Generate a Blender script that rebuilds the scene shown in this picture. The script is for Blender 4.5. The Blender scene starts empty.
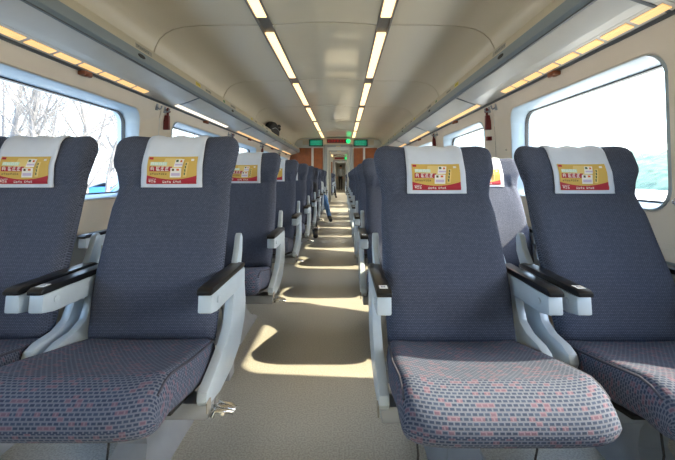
import bpy, bmesh, math, random
from mathutils import Vector, Matrix

# ------------------------------------------------------------------ camera, sky, sun, exposure
SC = bpy.context.scene
COL = SC.collection
F_PX, VPX, VPY = 372.0, 343.0, 177.0
EYE = Vector((0.14, 0.0, 0.90))
cam_d = bpy.data.cameras.new('camera')
cam = bpy.data.objects.new('camera', cam_d)
COL.objects.link(cam)
cam.location = EYE
cam.rotation_euler = (math.pi / 2, 0, 0)
cam_d.sensor_fit = 'HORIZONTAL'
cam_d.sensor_width = 36.0
cam_d.lens = F_PX / 675.0 * 36.0
cam_d.shift_x = (337.5 - VPX) / 675.0
cam_d.shift_y = (VPY - 230.0) / 675.0
cam_d.clip_start = 0.02
cam_d.clip_end = 2000
SC.camera = cam

SUN_DIR = Vector((-1.0, 0.080, -0.715)).normalized()      # the way the light travels
sun_d = bpy.data.lights.new('sun', 'SUN')
sun_d.energy = 5.2
sun_d.angle = math.radians(0.6)
sun_d.color = (1.0, 0.84, 0.58)
sun = bpy.data.objects.new('sun', sun_d)
COL.objects.link(sun)
sun.rotation_euler = SUN_DIR.to_track_quat('-Z', 'Y').to_euler()
sun.location = (30, -3, 25)

W = bpy.data.worlds.new('sky')
SC.world = W
W.use_nodes = True
nt = W.node_tree
nt.nodes.clear()
wo = nt.nodes.new('ShaderNodeOutputWorld')
wb = nt.nodes.new('ShaderNodeBackground')
sk = nt.nodes.new('ShaderNodeTexSky')
sk.sky_type = 'NISHITA'
sk.sun_disc = False
sk.sun_elevation = math.radians(35.5)
sk.sun_rotation = math.radians(90 + 5)
sk.air_density = 1.0
sk.dust_density = 3.0
sk.ozone_density = 1.0
mixw = nt.nodes.new('ShaderNodeMixRGB')
mixw.inputs[0].default_value = 0.45
mixw.inputs[2].default_value = (1.35, 2.0, 2.7, 1)      # thin bright overcast veil
nt.links.new(sk.outputs[0], mixw.inputs[1])
nt.links.new(mixw.outputs[0], wb.inputs[0])
wb.inputs[1].default_value = 0.62
nt.links.new(wb.outputs[0], wo.inputs[0])

SC.view_settings.view_transform = 'Standard'
SC.view_settings.look = 'None'
SC.view_settings.gamma = 1.0
SC.view_settings.use_curve_mapping = False
SC.view_settings.exposure = 1.68
CEIL_LAMP = 0.72
RACK_LAMP = 0.27


# ------------------------------------------------------------------ materials
MATS = {}


def srgb(r, g, b):
    def f(c):
        c /= 255.0
        return c / 12.92 if c <= 0.04045 else ((c + 0.055) / 1.055) ** 2.4
    return (f(r), f(g), f(b), 1.0)


def mat(name, col, rough=0.5, metal=0.0, noise=0.0, nscale=40.0, bump=0.0, emit=None, estr=0.0, spec=0.5):
    m = bpy.data.materials.new(name)
    m.use_nodes = True
    n = m.node_tree
    b = n.nodes['Principled BSDF']
    b.inputs['Base Color'].default_value = col
    b.inputs['Roughness'].default_value = rough
    b.inputs['Metallic'].default_value = metal
    b.inputs['Specular IOR Level'].default_value = spec
    if noise > 0 or bump > 0:
        tc = n.nodes.new('ShaderNodeTexCoord')
        nz = n.nodes.new('ShaderNodeTexNoise')
        nz.inputs['Scale'].default_value = nscale
        nz.inputs['Detail'].default_value = 4
        n.links.new(tc.outputs['Object'], nz.inputs['Vector'])
        if noise > 0:
            mx = n.nodes.new('ShaderNodeMixRGB')
            mx.blend_type = 'MULTIPLY'
            mx.inputs[0].default_value = 1.0
            mx.inputs[1].default_value = col
            mr = n.nodes.new('ShaderNodeMapRange')
            mr.inputs[1].default_value = 0.25
            mr.inputs[2].default_value = 0.75
            mr.inputs[3].default_value = 1 - noise
            mr.inputs[4].default_value = 1 + noise
            n.links.new(nz.outputs['Fac'], mr.inputs[0])
            n.links.new(mr.outputs[0], mx.inputs[2])
            n.links.new(mx.outputs[0], b.inputs['Base Color'])
        if bump > 0:
            bp = n.nodes.new('ShaderNodeBump')
            bp.inputs['Strength'].default_value = bump
            bp.inputs['Distance'].default_value = 0.002
            n.links.new(nz.outputs['Fac'], bp.inputs['Height'])
            n.links.new(bp.outputs[0], b.inputs['Normal'])
    if emit is not None:
        b.inputs['Emission Color'].default_value = emit
        b.inputs['Emission Strength'].default_value = estr
    MATS[name] = m
    return m


def fabric(name, c1, c2, mortar, bw, bh, fleck=None, bump=0.5):
    """woven cloth; uv is in metres"""
    m = mat(name, c1, rough=0.9, spec=0.2)
    n = m.node_tree
    b = n.nodes['Principled BSDF']
    uv = n.nodes.new('ShaderNodeUVMap')
    br = n.nodes.new('ShaderNodeTexBrick')
    br.offset = 0.5
    br.inputs['Scale'].default_value = 1.0
    br.inputs['Brick Width'].default_value = bw
    br.inputs['Row Height'].default_value = bh
    br.inputs['Mortar Size'].default_value = bh * (0.30 if fleck else 0.22)
    br.inputs['Mortar Smooth'].default_value = 0.6
    br.inputs['Color1'].default_value = c1
    br.inputs['Color2'].default_value = c2
    br.inputs['Mortar'].default_value = mortar
    n.links.new(uv.outputs[0], br.inputs['Vector'])
    out = br.outputs['Color']
    if fleck:
        vo = n.nodes.new('ShaderNodeTexWhiteNoise')
        vo.noise_dimensions = '2D'
        mp = n.nodes.new('ShaderNodeVectorMath')
        mp.operation = 'DIVIDE'
        mp.inputs[1].default_value = (bw, bh, 1)
        fl = n.nodes.new('ShaderNodeVectorMath')
        fl.operation = 'FLOOR'
        n.links.new(uv.outputs[0], mp.inputs[0])
        n.links.new(mp.outputs[0], fl.inputs[0])
        n.links.new(fl.outputs[0], vo.inputs['Vector'])
        gt = n.nodes.new('ShaderNodeMath')
        gt.operation = 'GREATER_THAN'
        gt.inputs[1].default_value = 0.84
        n.links.new(vo.outputs['Value'], gt.inputs[0])
        fa = n.nodes.new('ShaderNodeMath')
        fa.operation = 'MULTIPLY'
        fa.inputs[1].default_value = 0.4
        n.links.new(gt.outputs[0], fa.inputs[0])
        mx = n.nodes.new('ShaderNodeMixRGB')
        mx.inputs[2].default_value = fleck
        n.links.new(fa.outputs[0], mx.inputs[0])
        n.links.new(out, mx.inputs[1])
        out = mx.outputs[0]
    n.links.new(out, b.inputs['Base Color'])
    bp = n.nodes.new('ShaderNodeBump')
    bp.inputs['Strength'].default_value = bump
    bp.inputs['Distance'].default_value = 0.0012
    bp.invert = True
    n.links.new(br.outputs['Fac'], bp.inputs['Height'])
    tcn = n.nodes.new('ShaderNodeTexCoord')
    wr = n.nodes.new('ShaderNodeTexNoise')
    wr.inputs['Scale'].default_value = 7.0
    wr.inputs['Detail'].default_value = 2.0
    wr.inputs['Distortion'].default_value = 0.6
    n.links.new(tcn.outputs['Object'], wr.inputs['Vector'])
    b2 = n.nodes.new('ShaderNodeBump')
    b2.inputs['Strength'].default_value = 0.35
    b2.inputs['Distance'].default_value = 0.012
    n.links.new(wr.outputs['Fac'], b2.inputs['Height'])
    n.links.new(bp.outputs[0], b2.inputs['Normal'])
    n.links.new(b2.outputs[0], b.inputs['Normal'])
    return m


def glass(name, tint=(0.93, 0.96, 0.97, 1)):
    m = bpy.data.materials.new(name)
    m.use_nodes = True
    n = m.node_tree
    n.nodes.clear()
    o = n.nodes.new('ShaderNodeOutputMaterial')
    t = n.nodes.new('ShaderNodeBsdfTransparent')
    t.inputs[0].default_value = tint
    g = n.nodes.new('ShaderNodeBsdfGlossy')
    g.inputs['Roughness'].default_value = 0.02
    fc = n.nodes.new('ShaderNodeLayerWeight')
    fc.inputs['Blend'].default_value = 0.5
    pw = n.nodes.new('ShaderNodeMath'); pw.operation = 'POWER'; pw.inputs[1].default_value = 5.0
    lw = n.nodes.new('ShaderNodeMath'); lw.operation = 'MULTIPLY_ADD'; lw.inputs[1].default_value = 0.6; lw.inputs[2].default_value = 0.04
    n.links.new(fc.outputs['Facing'], pw.inputs[0])
    n.links.new(pw.outputs[0], lw.inputs[0])
    mx = n.nodes.new('ShaderNodeMixShader')
    n.links.new(lw.outputs[0], mx.inputs[0])
    n.links.new(t.outputs[0], mx.inputs[1])
    n.links.new(g.outputs[0], mx.inputs[2])
    n.links.new(mx.outputs[0], o.inputs[0])
    MATS[name] = m
    return m


fabric('back_cloth', srgb(94, 101, 119), srgb(81, 88, 106), srgb(54, 59, 74), 0.007, 0.0046)
fabric('seat_cloth', srgb(44, 55, 77), srgb(54, 66, 88), srgb(90, 97, 113), 0.0130, 0.0085, fleck=srgb(126, 90, 102), bump=0.35)
mat('plain_cloth', srgb(62, 64, 78), 0.9, noise=0.15, nscale=300, bump=0.2)
mat('white_cloth', srgb(206, 214, 228), 0.85, noise=0.04, nscale=18, bump=0.5)
mat('silver', srgb(188, 202, 213), 0.36, 0.2, noise=0.03, nscale=30)
mat('base_metal', srgb(150, 155, 160), 0.45, 0.3, noise=0.10, nscale=12)
mat('chrome', srgb(205, 205, 205), 0.18, 1.0)
mat('black_pad', srgb(20, 21, 24), 0.30, noise=0.1, nscale=120)
mat('black_rubber', srgb(24, 24, 26), 0.6)
mat('sticker', srgb(225, 228, 230), 0.5)
mat('sticker_ink', srgb(60, 90, 130), 0.6)
mat('wall', srgb(214, 204, 188), 0.45, noise=0.03, nscale=6)
mat('groove', srgb(120, 112, 100), 0.5)
mat('reveal', srgb(176, 194, 208), 0.35, noise=0.02, nscale=8)
mat('gasket', srgb(26, 30, 34), 0.5)
mat('rack_grey', srgb(184, 180, 170), 0.25, noise=0.03, nscale=9, spec=0.9)
mat('rack_fascia', srgb(122, 134, 140), 0.35, 0.15, noise=0.02, nscale=9)
mat('rack_line', srgb(70, 76, 80), 0.5)
mat('beige', srgb(190, 180, 156), 0.5, noise=0.03, nscale=6)
mat('seam', srgb(74, 66, 56), 0.7)
mat('tray', srgb(112, 108, 100), 0.45, 0.2)
mat('plate', srgb(150, 147, 136), 0.5)
mat('ink', srgb(44, 42, 40), 0.7)
mat('yellow', srgb(216, 196, 60), 0.5)
mat('green_mark', srgb(70, 130, 80), 0.5)
mat('red_plastic', srgb(104, 20, 22), 0.4)
mat('brown_plastic', srgb(120, 68, 40), 0.45)
mat('wood', srgb(132, 74, 36), 0.4, noise=0.25, nscale=7)
mat('door_white', srgb(196, 198, 192), 0.4, noise=0.03, nscale=6)
mat('door_metal', srgb(150, 156, 156), 0.35, 0.4)
mat('sign_body', srgb(188, 178, 150), 0.5)
mat('dark_panel', srgb(24, 24, 26), 0.3)
mat('led_red', srgb(90, 16, 16), 0.5, emit=srgb(220, 40, 36), estr=0.14)
mat('led_green', srgb(20, 140, 80), 0.4, emit=srgb(30, 220, 120), estr=0.5)
mat('screen_green', srgb(8, 70, 50), 0.3, emit=srgb(16, 120, 92), estr=0.26)
mat('screen_text', srgb(30, 120, 90), 0.3, emit=srgb(60, 190, 150), estr=0.2)
mat('lamp_warm', srgb(250, 225, 160), 0.5, emit=(1.0, 0.66, 0.31, 1), estr=CEIL_LAMP)
mat('lamp_amber', srgb(235, 190, 120), 0.5, emit=(1.0, 0.60, 0.26, 1), estr=RACK_LAMP)
mat('lamp_white', srgb(240, 236, 225), 0.5, emit=(1.0, 0.90, 0.76, 1), estr=RACK_LAMP * 1.5)
mat('lamp_fill', srgb(250, 235, 200), 0.5, emit=(1.0, 0.86, 0.66, 1), estr=30.0)  # glow of the lamps added beyond the end door
mat('bag_black', srgb(20, 20, 22), 0.8, noise=0.2, nscale=60, bump=0.3)
mat('print_gold', srgb(206, 170, 84), 0.75)
mat('print_gold_light', srgb(222, 196, 124), 0.75)
mat('print_red', srgb(168, 26, 46), 0.7)
mat('print_white', srgb(236, 232, 226), 0.8)
mat('print_mint', srgb(196, 226, 204), 0.8)
mat('print_dark', srgb(96, 78, 44), 0.8)
mat('print_lilac', srgb(200, 184, 212), 0.8)
mat('print_green', srgb(70, 96, 66), 0.8)
mat('print_orange', srgb(214, 104, 50), 0.8)
mat('skin', srgb(202, 158, 130), 0.6)
mat('hair', srgb(24, 20, 18), 0.6)
mat('denim', srgb(84, 124, 172), 0.85, noise=0.12, nscale=80)
mat('dark_trousers', srgb(34, 36, 44), 0.85)
mat('dark_jacket', srgb(40, 42, 50), 0.85)
mat('pale_shirt', srgb(176, 186, 196), 0.85)
mat('shoe_black', srgb(16, 16, 18), 0.4)
mat('bark', srgb(110, 110, 112), 0.9, noise=0.2, nscale=3)
mat('ground', srgb(200, 198, 190), 0.95, noise=0.25, nscale=0.3)
mat('blue_paint', srgb(60, 130, 205), 0.5, noise=0.06, nscale=3)
mat('roof_grey', srgb(150, 158, 166), 0.6)
mat('concrete', srgb(190, 188, 182), 0.9, noise=0.08, nscale=2)
glass('pane_glass')
glass('door_glass', (0.90, 0.93, 0.92, 1))

# floor: speckled sheet vinyl with a soft sheen
m = mat('floor_vinyl', srgb(166, 158, 136), 0.34, spec=0.5)
n = m.node_tree
tc = n.nodes.new('ShaderNodeTexCoord')
b = n.nodes['Principled BSDF']
nz1 = n.nodes.new('ShaderNodeTexNoise'); nz1.inputs['Scale'].default_value = 160; nz1.inputs['Detail'].default_value = 3
nz2 = n.nodes.new('ShaderNodeTexNoise'); nz2.inputs['Scale'].default_value = 3.5; nz2.inputs['Detail'].default_value = 5
r1 = n.nodes.new('ShaderNodeValToRGB')
r1.color_ramp.elements[0].position = 0.36; r1.color_ramp.elements[0].color = srgb(154, 152, 142)
r1.color_ramp.elements[1].position = 0.62; r1.color_ramp.elements[1].color = srgb(184, 182, 172)
r2 = n.nodes.new('ShaderNodeMapRange'); r2.inputs[1].default_value = 0.3; r2.inputs[2].default_value = 0.7; r2.inputs[3].default_value = 0.95; r2.inputs[4].default_value = 1.03
mx = n.nodes.new('ShaderNodeMixRGB'); mx.blend_type = 'MULTIPLY'; mx.inputs[0].default_value = 1
r3 = n.nodes.new('ShaderNodeMapRange'); r3.inputs[1].default_value = 0.3; r3.inputs[2].default_value = 0.7; r3.inputs[3].default_value = 0.28; r3.inputs[4].default_value = 0.36
for nzz in (nz1, nz2):
    n.links.new(tc.outputs['Object'], nzz.inputs['Vector'])
n.links.new(nz1.outputs['Fac'], r1.inputs[0])
n.links.new(nz2.outputs['Fac'], r2.inputs[0])
n.links.new(nz2.outputs['Fac'], r3.inputs[0])
n.links.new(r1.outputs[0], mx.inputs[1])
n.links.new(r2.outputs[0], mx.inputs[2])
n.links.new(mx.outputs[0], b.inputs['Base Color'])
n.links.new(r3.outputs[0], b.inputs['Roughness'])

# ceiling: beige panels with very fine lengthwise ribbing
m = mat('ceiling_panel', srgb(206, 194, 168), 0.30, spec=0.5)
n = m.node_tree
b = n.nodes['Principled BSDF']
tc = n.nodes.new('ShaderNodeTexCoord')
wv = n.nodes.new('ShaderNodeTexWave'); wv.bands_direction = 'X'; wv.inputs['Scale'].default_value = 26
bp = n.nodes.new('ShaderNodeBump'); bp.inputs['Strength'].default_value = 0.12; bp.inputs['Distance'].default_value = 0.001
n.links.new(tc.outputs['Object'], wv.inputs['Vector'])
n.links.new(wv.outputs['Fac'], bp.inputs['Height'])
n.links.new(bp.outputs[0], b.inputs['Normal'])
mat('ceiling_centre', srgb(208, 198, 174), 0.06, noise=0.02, nscale=5, spec=0.5)

# hill: hazy woodland
m = mat('woodland', srgb(120, 150, 130), 0.95)
n = m.node_tree
b = n.nodes['Principled BSDF']
tc = n.nodes.new('ShaderNodeTexCoord')
nz = n.nodes.new('ShaderNodeTexNoise'); nz.inputs['Scale'].default_value = 0.45; nz.inputs['Detail'].default_value = 6
rp = n.nodes.new('ShaderNodeValToRGB')
rp.color_ramp.elements[0].position = 0.35; rp.color_ramp.elements[0].color = srgb(62, 92, 82)
rp.color_ramp.elements[1].position = 0.68; rp.color_ramp.elements[1].color = srgb(106, 134, 112)
n.links.new(tc.outputs['Object'], nz.inputs['Vector'])
n.links.new(nz.outputs['Fac'], rp.inputs[0])
n.links.new(rp.outputs[0], b.inputs['Base Color'])


# ------------------------------------------------------------------ mesh helpers
class MB:
    """collects shapes, then builds ONE mesh object"""

    def __init__(self):
        self.v, self.f, self.mi, self.uv, self.mats = [], [], [], {}, []

    def slot(self, m):
        if m not in self.mats:
            self.mats.append(m)
        return self.mats.index(m)

    def add(self, verts, faces, m=None, uvs=None):
        o = len(self.v)
        s = self.slot(m) if m else 0
        self.v += [tuple(p) for p in verts]
        if uvs:
            for i, q in enumerate(uvs):
                self.uv[o + i] = q
        for f in faces:
            self.f.append(tuple(o + i for i in f))
            self.mi.append(s)

    def box(self, x0, x1, y0, y1, z0, z1, m=None):
        v = [(x, y, z) for x in (x0, x1) for y in (y0, y1) for z in (z0, z1)]
        f = [(0, 1, 3, 2), (4, 6, 7, 5), (0, 4, 5, 1), (2, 3, 7, 6), (0, 2, 6, 4), (1, 5, 7, 3)]
        self.add(v, f, m)

    def bbox(self, x0, x1, y0, y1, z0, z1, r=0.006, m=None):
        """box with chamfered edges (octagonal rounding)"""
        r = min(r, (x1 - x0) * .45, (y1 - y0) * .45, (z1 - z0) * .45)
        bm = bmesh.new()
        bmesh.ops.create_cube(bm, size=1.0)
        for q in bm.verts:
            q.co = Vector(((x0 + x1) / 2 + q.co.x * (x1 - x0), (y0 + y1) / 2 + q.co.y * (y1 - y0), (z0 + z1) / 2 + q.co.z * (z1 - z0)))
        bmesh.ops.bevel(bm, geom=bm.edges[:], offset=r, segments=2, profile=0.6, affect='EDGES')
        self.frombm(bm, m)

    def frombm(self, bm, m=None):
        bm.verts.index_update()
        self.add([q.co[:] for q in bm.verts], [[q.index for q in f.verts] for f in bm.faces], m)
        bm.free()

    def prism(self, poly, x0, x1, axis='x', r=0.0, m=None):
        """polygon given in the two other axes, extruded along axis, optional bevel"""
        bm = bmesh.new()

        def P(a, q):
            if axis == 'x':
                return (a, q[0], q[1])
            if axis == 'y':
                return (q[0], a, q[1])
            return (q[0], q[1], a)
        va = [bm.verts.new(P(x0, q)) for q in poly]
        vb = [bm.verts.new(P(x1, q)) for q in poly]
        k = len(poly)
        bm.faces.new(va)
        bm.faces.new(vb[::-1])
        for i in range(k):
            bm.faces.new((va[i], vb[i], vb[(i + 1) % k], va[(i + 1) % k]))
        bmesh.ops.recalc_face_normals(bm, faces=bm.faces[:])
        if r > 0:
            es = [e for e in bm.edges if len(e.link_faces) == 2 and e.calc_face_angle(0) > 0.5]
            bmesh.ops.bevel(bm, geom=es, offset=r, segments=2, profile=0.6, affect='EDGES')
        self.frombm(bm, m)

    def tube(self, pts, rad, n=8, m=None, caps=True):
        pts = [Vector(p) for p in pts]
        if not isinstance(rad, (list, tuple)):
            rad = [rad] * len(pts)
        vs, fs = [], []
        up = Vector((0, 0, 1))
        for i, p in enumerate(pts):
            d = (pts[min(i + 1, len(pts) - 1)] - pts[max(i - 1, 0)]).normalized()
            a = d.cross(up)
            if a.length < 1e-3:
                a = d.cross(Vector((1, 0, 0)))
            a.normalize()
            c = d.cross(a)
            for k in range(n):
                t = 2 * math.pi * k / n
                vs.append(p + (a * math.cos(t) + c * math.sin(t)) * rad[i])
        for i in range(len(pts) - 1):
            for k in range(n):
                fs.append((i * n + k, i * n + (k + 1) % n, (i + 1) * n + (k + 1) % n, (i + 1) * n + k))
        if caps:
            fs.append(tuple(range(n))[::-1])
            fs.append(tuple((len(pts) - 1) * n + k for k in range(n)))
        self.add(vs, fs, m)

    def grid(self, P, m=None, uv=None, flip=False):
        """P[i][j] points"""
        ni, nj = len(P), len(P[0])
        vs = [p for row in P for p in row]
        us = [q for row in uv for q in row] if uv else None
        fs = []
        for i in range(ni - 1):
            for j in range(nj - 1):
                f = (i * nj + j, i * nj + j + 1, (i + 1) * nj + j + 1, (i + 1) * nj + j)
                fs.append(f[::-1] if flip else f)
        self.add(vs, fs, m, us)

    def build(self, name, m=None, parent=None, smooth=None, recalc=True, merge=0.0):
        me = bpy.data.meshes.new(name)
        me.from_pydata(self.v, [], self.f)
        ml = self.mats if self.mats else [m]
        for q in ml:
            me.materials.append(MATS[q])
        for p, s in zip(me.polygons, self.mi):
            p.material_index = s
        if self.uv:
            ul = me.uv_layers.new(name='UVMap')
            for lp in me.loops:
                ul.data[lp.index].uv = self.uv.get(lp.vertex_index, (0, 0))
        if recalc or merge:
            bm = bmesh.new()
            bm.from_mesh(me)
            if merge:
                bmesh.ops.remove_doubles(bm, verts=bm.verts[:], dist=merge)
            if recalc:
                bmesh.ops.recalc_face_normals(bm, faces=bm.faces[:])
            bm.to_mesh(me)
            bm.free()
        if smooth is not None:
            for p in me.polygons:
                p.use_smooth = True
            if smooth < 3.0:
                me.set_sharp_from_angle(angle=smooth)
        me.update()
        o = bpy.data.objects.new(name, me)
        COL.objects.link(o)
        if parent is not None:
            o.parent = parent
        return o


def empty(name, loc=(0, 0, 0), rz=0.0):
    o = bpy.data.objects.new(name, None)
    o.empty_display_size = 0.1
    COL.objects.link(o)
    o.location = loc
    o.rotation_euler = (0, 0, rz)
    return o


def tag(o, label=None, cat=None, group=None, kind=None):
    if label:
        o['label'] = label
    if cat:
        o['category'] = cat
    if group:
        o['group'] = group
    if kind:
        o['kind'] = kind
    return o


def copy_tree(o, parent=None):
    c = o.copy()
    COL.objects.link(c)
    c.parent = parent
    for ch in o.children:
        copy_tree(ch, c)
    return c


def inst(o, parent=None, loc=None):
    c = o.copy()
    COL.objects.link(c)
    if parent is not None:
        c.parent = parent
    if loc is not None:
        c.location = loc
    return c


def glyph_rects(u0, v0, h, n, rng, gap=0.2):
    """n small square block characters made of strokes; returns rects (u0,u1,v0,v1)"""
    out = []
    for i in range(n):
        a = u0 + i * h * (1 + gap)
        s = h * 0.13
        for k in sorted(rng.sample(range(4), 3)):
            vv = v0 + h * (0.06 + 0.29 * k)
            out.append((a + h * rng.uniform(0, .15), a + h * rng.uniform(.8, 1), vv, vv + s))
        for k in rng.sample(range(3), 2):
            uu = a + h * (0.1 + 0.34 * k)
            out.append((uu, uu + s, v0 + h * rng.uniform(0, .2), v0 + h * rng.uniform(.75, 1)))
    return out


def lerp_tab(tab, t):
    if t <= tab[0][0]:
        return tab[0][1]
    for (a, x), (b, y) in zip(tab, tab[1:]):
        if t <= b:
            s = (t - a) / (b - a)
            s = s * s * (3 - 2 * s)
            return x + (y - x) * s
    return tab[-1][1]


# ------------------------------------------------------------------ dimensions of the carriage
PW = 1.96                  # window pitch
Y_NEAR = -0.70 - PW  # nearest bay is unseen, added to let daylight onto the seat fronts
Y_END = Y_NEAR + PW * 7     # 11.06
Z_WIN0, Z_WIN1 = 0.755, 1.43
WIN_OFF0, WIN_OFF1 = 0.265, 1.67
Y2, Y3 = 13.30, 13.30 + PW * 4   # the next saloon


def wall_x(z):
    if z < 1.1:
        return 1.48
    return 1.48 - 0.06 * ((z - 1.1) / 0.44) ** 2


# floor
fm = MB()
fm.box(-1.62, 1.62, Y_NEAR - 0.1, 30.0, -0.06, 0.0)
tag(fm.build('floor', 'floor_vinyl'), kind='structure')

# roof shell keeps the daylight out
rs = MB()
rs.box(-1.66, 1.66, Y_NEAR - 0.1, 30.0, 2.16, 2.22)
for s in (-1, 1):
    a, b_ = sorted((s * 1.60, s * 1.66))
    rs.box(a, b_, Y_NEAR - 0.1, 30.0, 1.50, 2.16)
    rs.box(a, b_, Y_NEAR - 0.1, 30.0, -0.06, 0.68)
tag(rs.build('roof_shell', 'door_metal'), kind='structure')


def rrect(y0, y1, z0, z1, r, n=6):
    pts = []
    for (cy, cz, a0) in ((y1 - r, z1 - r, 0), (y0 + r, z1 - r, 90), (y0 + r, z0 + r, 180), (y1 - r, z0 + r, 270)):
        for k in range(n + 1):
            a = math.radians(a0 + 90 * k / n)
            pts.append((cy + r * math.cos(a), cz + r * math.sin(a)))
    return pts


def outer_pt(p, y0, y1, z0, z1, cy, cz):
    dy, dz = p[0] - cy, p[1] - cz
    ky = ((y1 - cy) / dy) if dy > 1e-9 else ((y0 - cy) / dy if dy < -1e-9 else 1e9)
    kz = ((z1 - cz) / dz) if dz > 1e-9 else ((z0 - cz) / dz if dz < -1e-9 else 1e9)
    k = min(ky, kz)
    return (cy + dy * k, cz + dz * k)


HOLE = rrect(WIN_OFF0, WIN_OFF1, Z_WIN0, Z_WIN1, 0.10)


def wall_panel_mesh(side):
    """one moulded wall panel with its rounded window opening (local y from 0 to PW)"""
    mb = MB()
    cy, cz = (WIN_OFF0 + WIN_OFF1) / 2, (Z_WIN0 + Z_WIN1) / 2
    zt = 1.56
    rows = []
    for s in (0.0, 0.04, 0.3, 0.65, 1.0):
        row = []
        for p in HOLE:
            q = outer_pt(p, 0.004, PW - 0.004, 0.0, zt, cy, cz)
            a = (p[0] + (q[0] - p[0]) * s, p[1] + (q[1] - p[1]) * s)
            x = wall_x(a[1])
            if s == 0.0:
                x += 0.012
            row.append((side * x, a[0], a[1]))
        row.append(row[0])
        rows.append(row)
    mb.grid(rows)
    # corners of the panel
    for (yy, zz) in ((0.004, 0.0), (PW - 0.004, 0.0), (0.004, zt), (PW - 0.004, zt)):
        near = sorted(range(len(HOLE)), key=lambda i: (rows[-1][i][1] - yy) ** 2 + (rows[-1][i][2] - zz) ** 2)
        c = (side * wall_x(zz), yy, zz)
        e1 = [rows[-1][i] for i in near if abs(rows[-1][i][1] - yy) < 1e-6][:1]
        e2 = [rows[-1][i] for i in near if abs(rows[-1][i][2] - zz) < 1e-6][:1]
        if e1 and e2:
            mb.add([c, e1[0], e2[0]], [(0, 1, 2)])
    # returns at the panel ends so the joint is recessed, not open
    for yy in (0.004, PW - 0.004):
        zs = [0, .4, .8, 1.1, 1.25, 1.4, zt]
        mb.grid([[(side * wall_x(z), yy, z) for z in zs], [(side * (wall_x(z) + 0.03), yy, z) for z in zs]])
    # dado groove: a raised double bead below the window
    for z in (0.600, 0.622):
        x = wall_x(z)
        a, b_ = sorted((side * (x - 0.005), side * (x + 0.004)))
        mb.box(a, b_, 0.004, PW - 0.004, z - 0.005, z + 0.005, None)
    return mb


def window_parts(side, idx, y, label):
    """reveal frame + gasket + pane + blind catch"""
    root = FRAME[side].copy()
    COL.objects.link(root)
    root.name = 'window_%d' % idx
    root.location = (0, y, 0)
    tag(root, label, kind='structure')
    for p in WPARTS[side]:
        inst(p, root)
    return root


FRAME, WPARTS, PANEL = {}, {}, {}
for side in (-1, 1):
    cy, cz = (WIN_OFF0 + WIN_OFF1) / 2, (Z_WIN0 + Z_WIN1) / 2
    PANEL[side] = wall_panel_mesh(side).build('wall_panel', 'wall', smooth=0.6)
    IN = rrect(WIN_OFF0 + .03, WIN_OFF1 - .03, Z_WIN0 + .03, Z_WIN1 - .03, 0.085)
    mb = MB()
    rows = []
    for (loop, dx) in ((HOLE, 0.011), (rrect(WIN_OFF0 + .004, WIN_OFF1 - .004, Z_WIN0 + .004, Z_WIN1 - .004, .098), -0.003),
                       (rrect(WIN_OFF0 + .012, WIN_OFF1 - .012, Z_WIN0 + .012, Z_WIN1 - .012, .095), 0.01), (IN, 0.085), (IN, 0.14)):
        row = []
        for p in loop:
            x = (wall_x(p[1]) + dx) if dx < .05 else 1.48 + dx
            row.append((side * x, p[0], p[1]))
        row.append(row[0])
        rows.append(row)
    mb.grid(rows)
    # flange out to the shell, closes the gap round the opening
    big = [outer_pt(p, 0.0, PW, 0.60, 1.56, cy, cz) for p in IN]
    r0 = [(side * 1.60, p[0], p[1]) for p in IN]
    r1 = [(side * 1.60, p[0], p[1]) for p in big]
    mb.grid([r0 + [r0[0]], r1 + [r1[0]]])
    FRAME[side] = mb.build('window_frame', 'reveal', smooth=0.6)
    mb = MB()
    g0 = rrect(WIN_OFF0 + .028, WIN_OFF1 - .028, Z_WIN0 + .028, Z_WIN1 - .028, 0.085)
    g1 = rrect(WIN_OFF0 + .036, WIN_OFF1 - .036, Z_WIN0 + .036, Z_WIN1 - .036, 0.081)
    rows = [[(side * x, p[0], p[1]) for p in L] + [(side * x, L[0][0], L[0][1])] for (L, x) in ((g0, 1.562), (g1, 1.560), (g1, 1.585), (g0, 1.585))]
    mb.grid(rows + [rows[0]])
    gk = mb.build('gasket', 'gasket', smooth=0.6)
    mb = MB()
    pl = rrect(WIN_OFF0 + .032, WIN_OFF1 - .032, Z_WIN0 + .032, Z_WIN1 - .032, 0.083)
    va = [(side * 1.575, p[0], p[1]) for p in pl]
    mb.add(va, [tuple(range(len(va)))])
    pn = mb.build('pane', 'pane_glass', recalc=False)
    mb = MB()
    ym = (WIN_OFF0 + WIN_OFF1) / 2
    a, b_ = sorted((side * 1.425, side * 1.380))
    mb.bbox(a, b_, ym - 0.035, ym + 0.035, 1.505, 1.530, 0.006)
    mb.bbox(*sorted((side * 1.395, side * 1.375)), ym - 0.022, ym + 0.022, 1.497, 1.512, 0.005)
    la = mb.build('blind_catch', 'brown_plastic', smooth=0.6)
    WPARTS[side] = [gk, pn, la]

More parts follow.
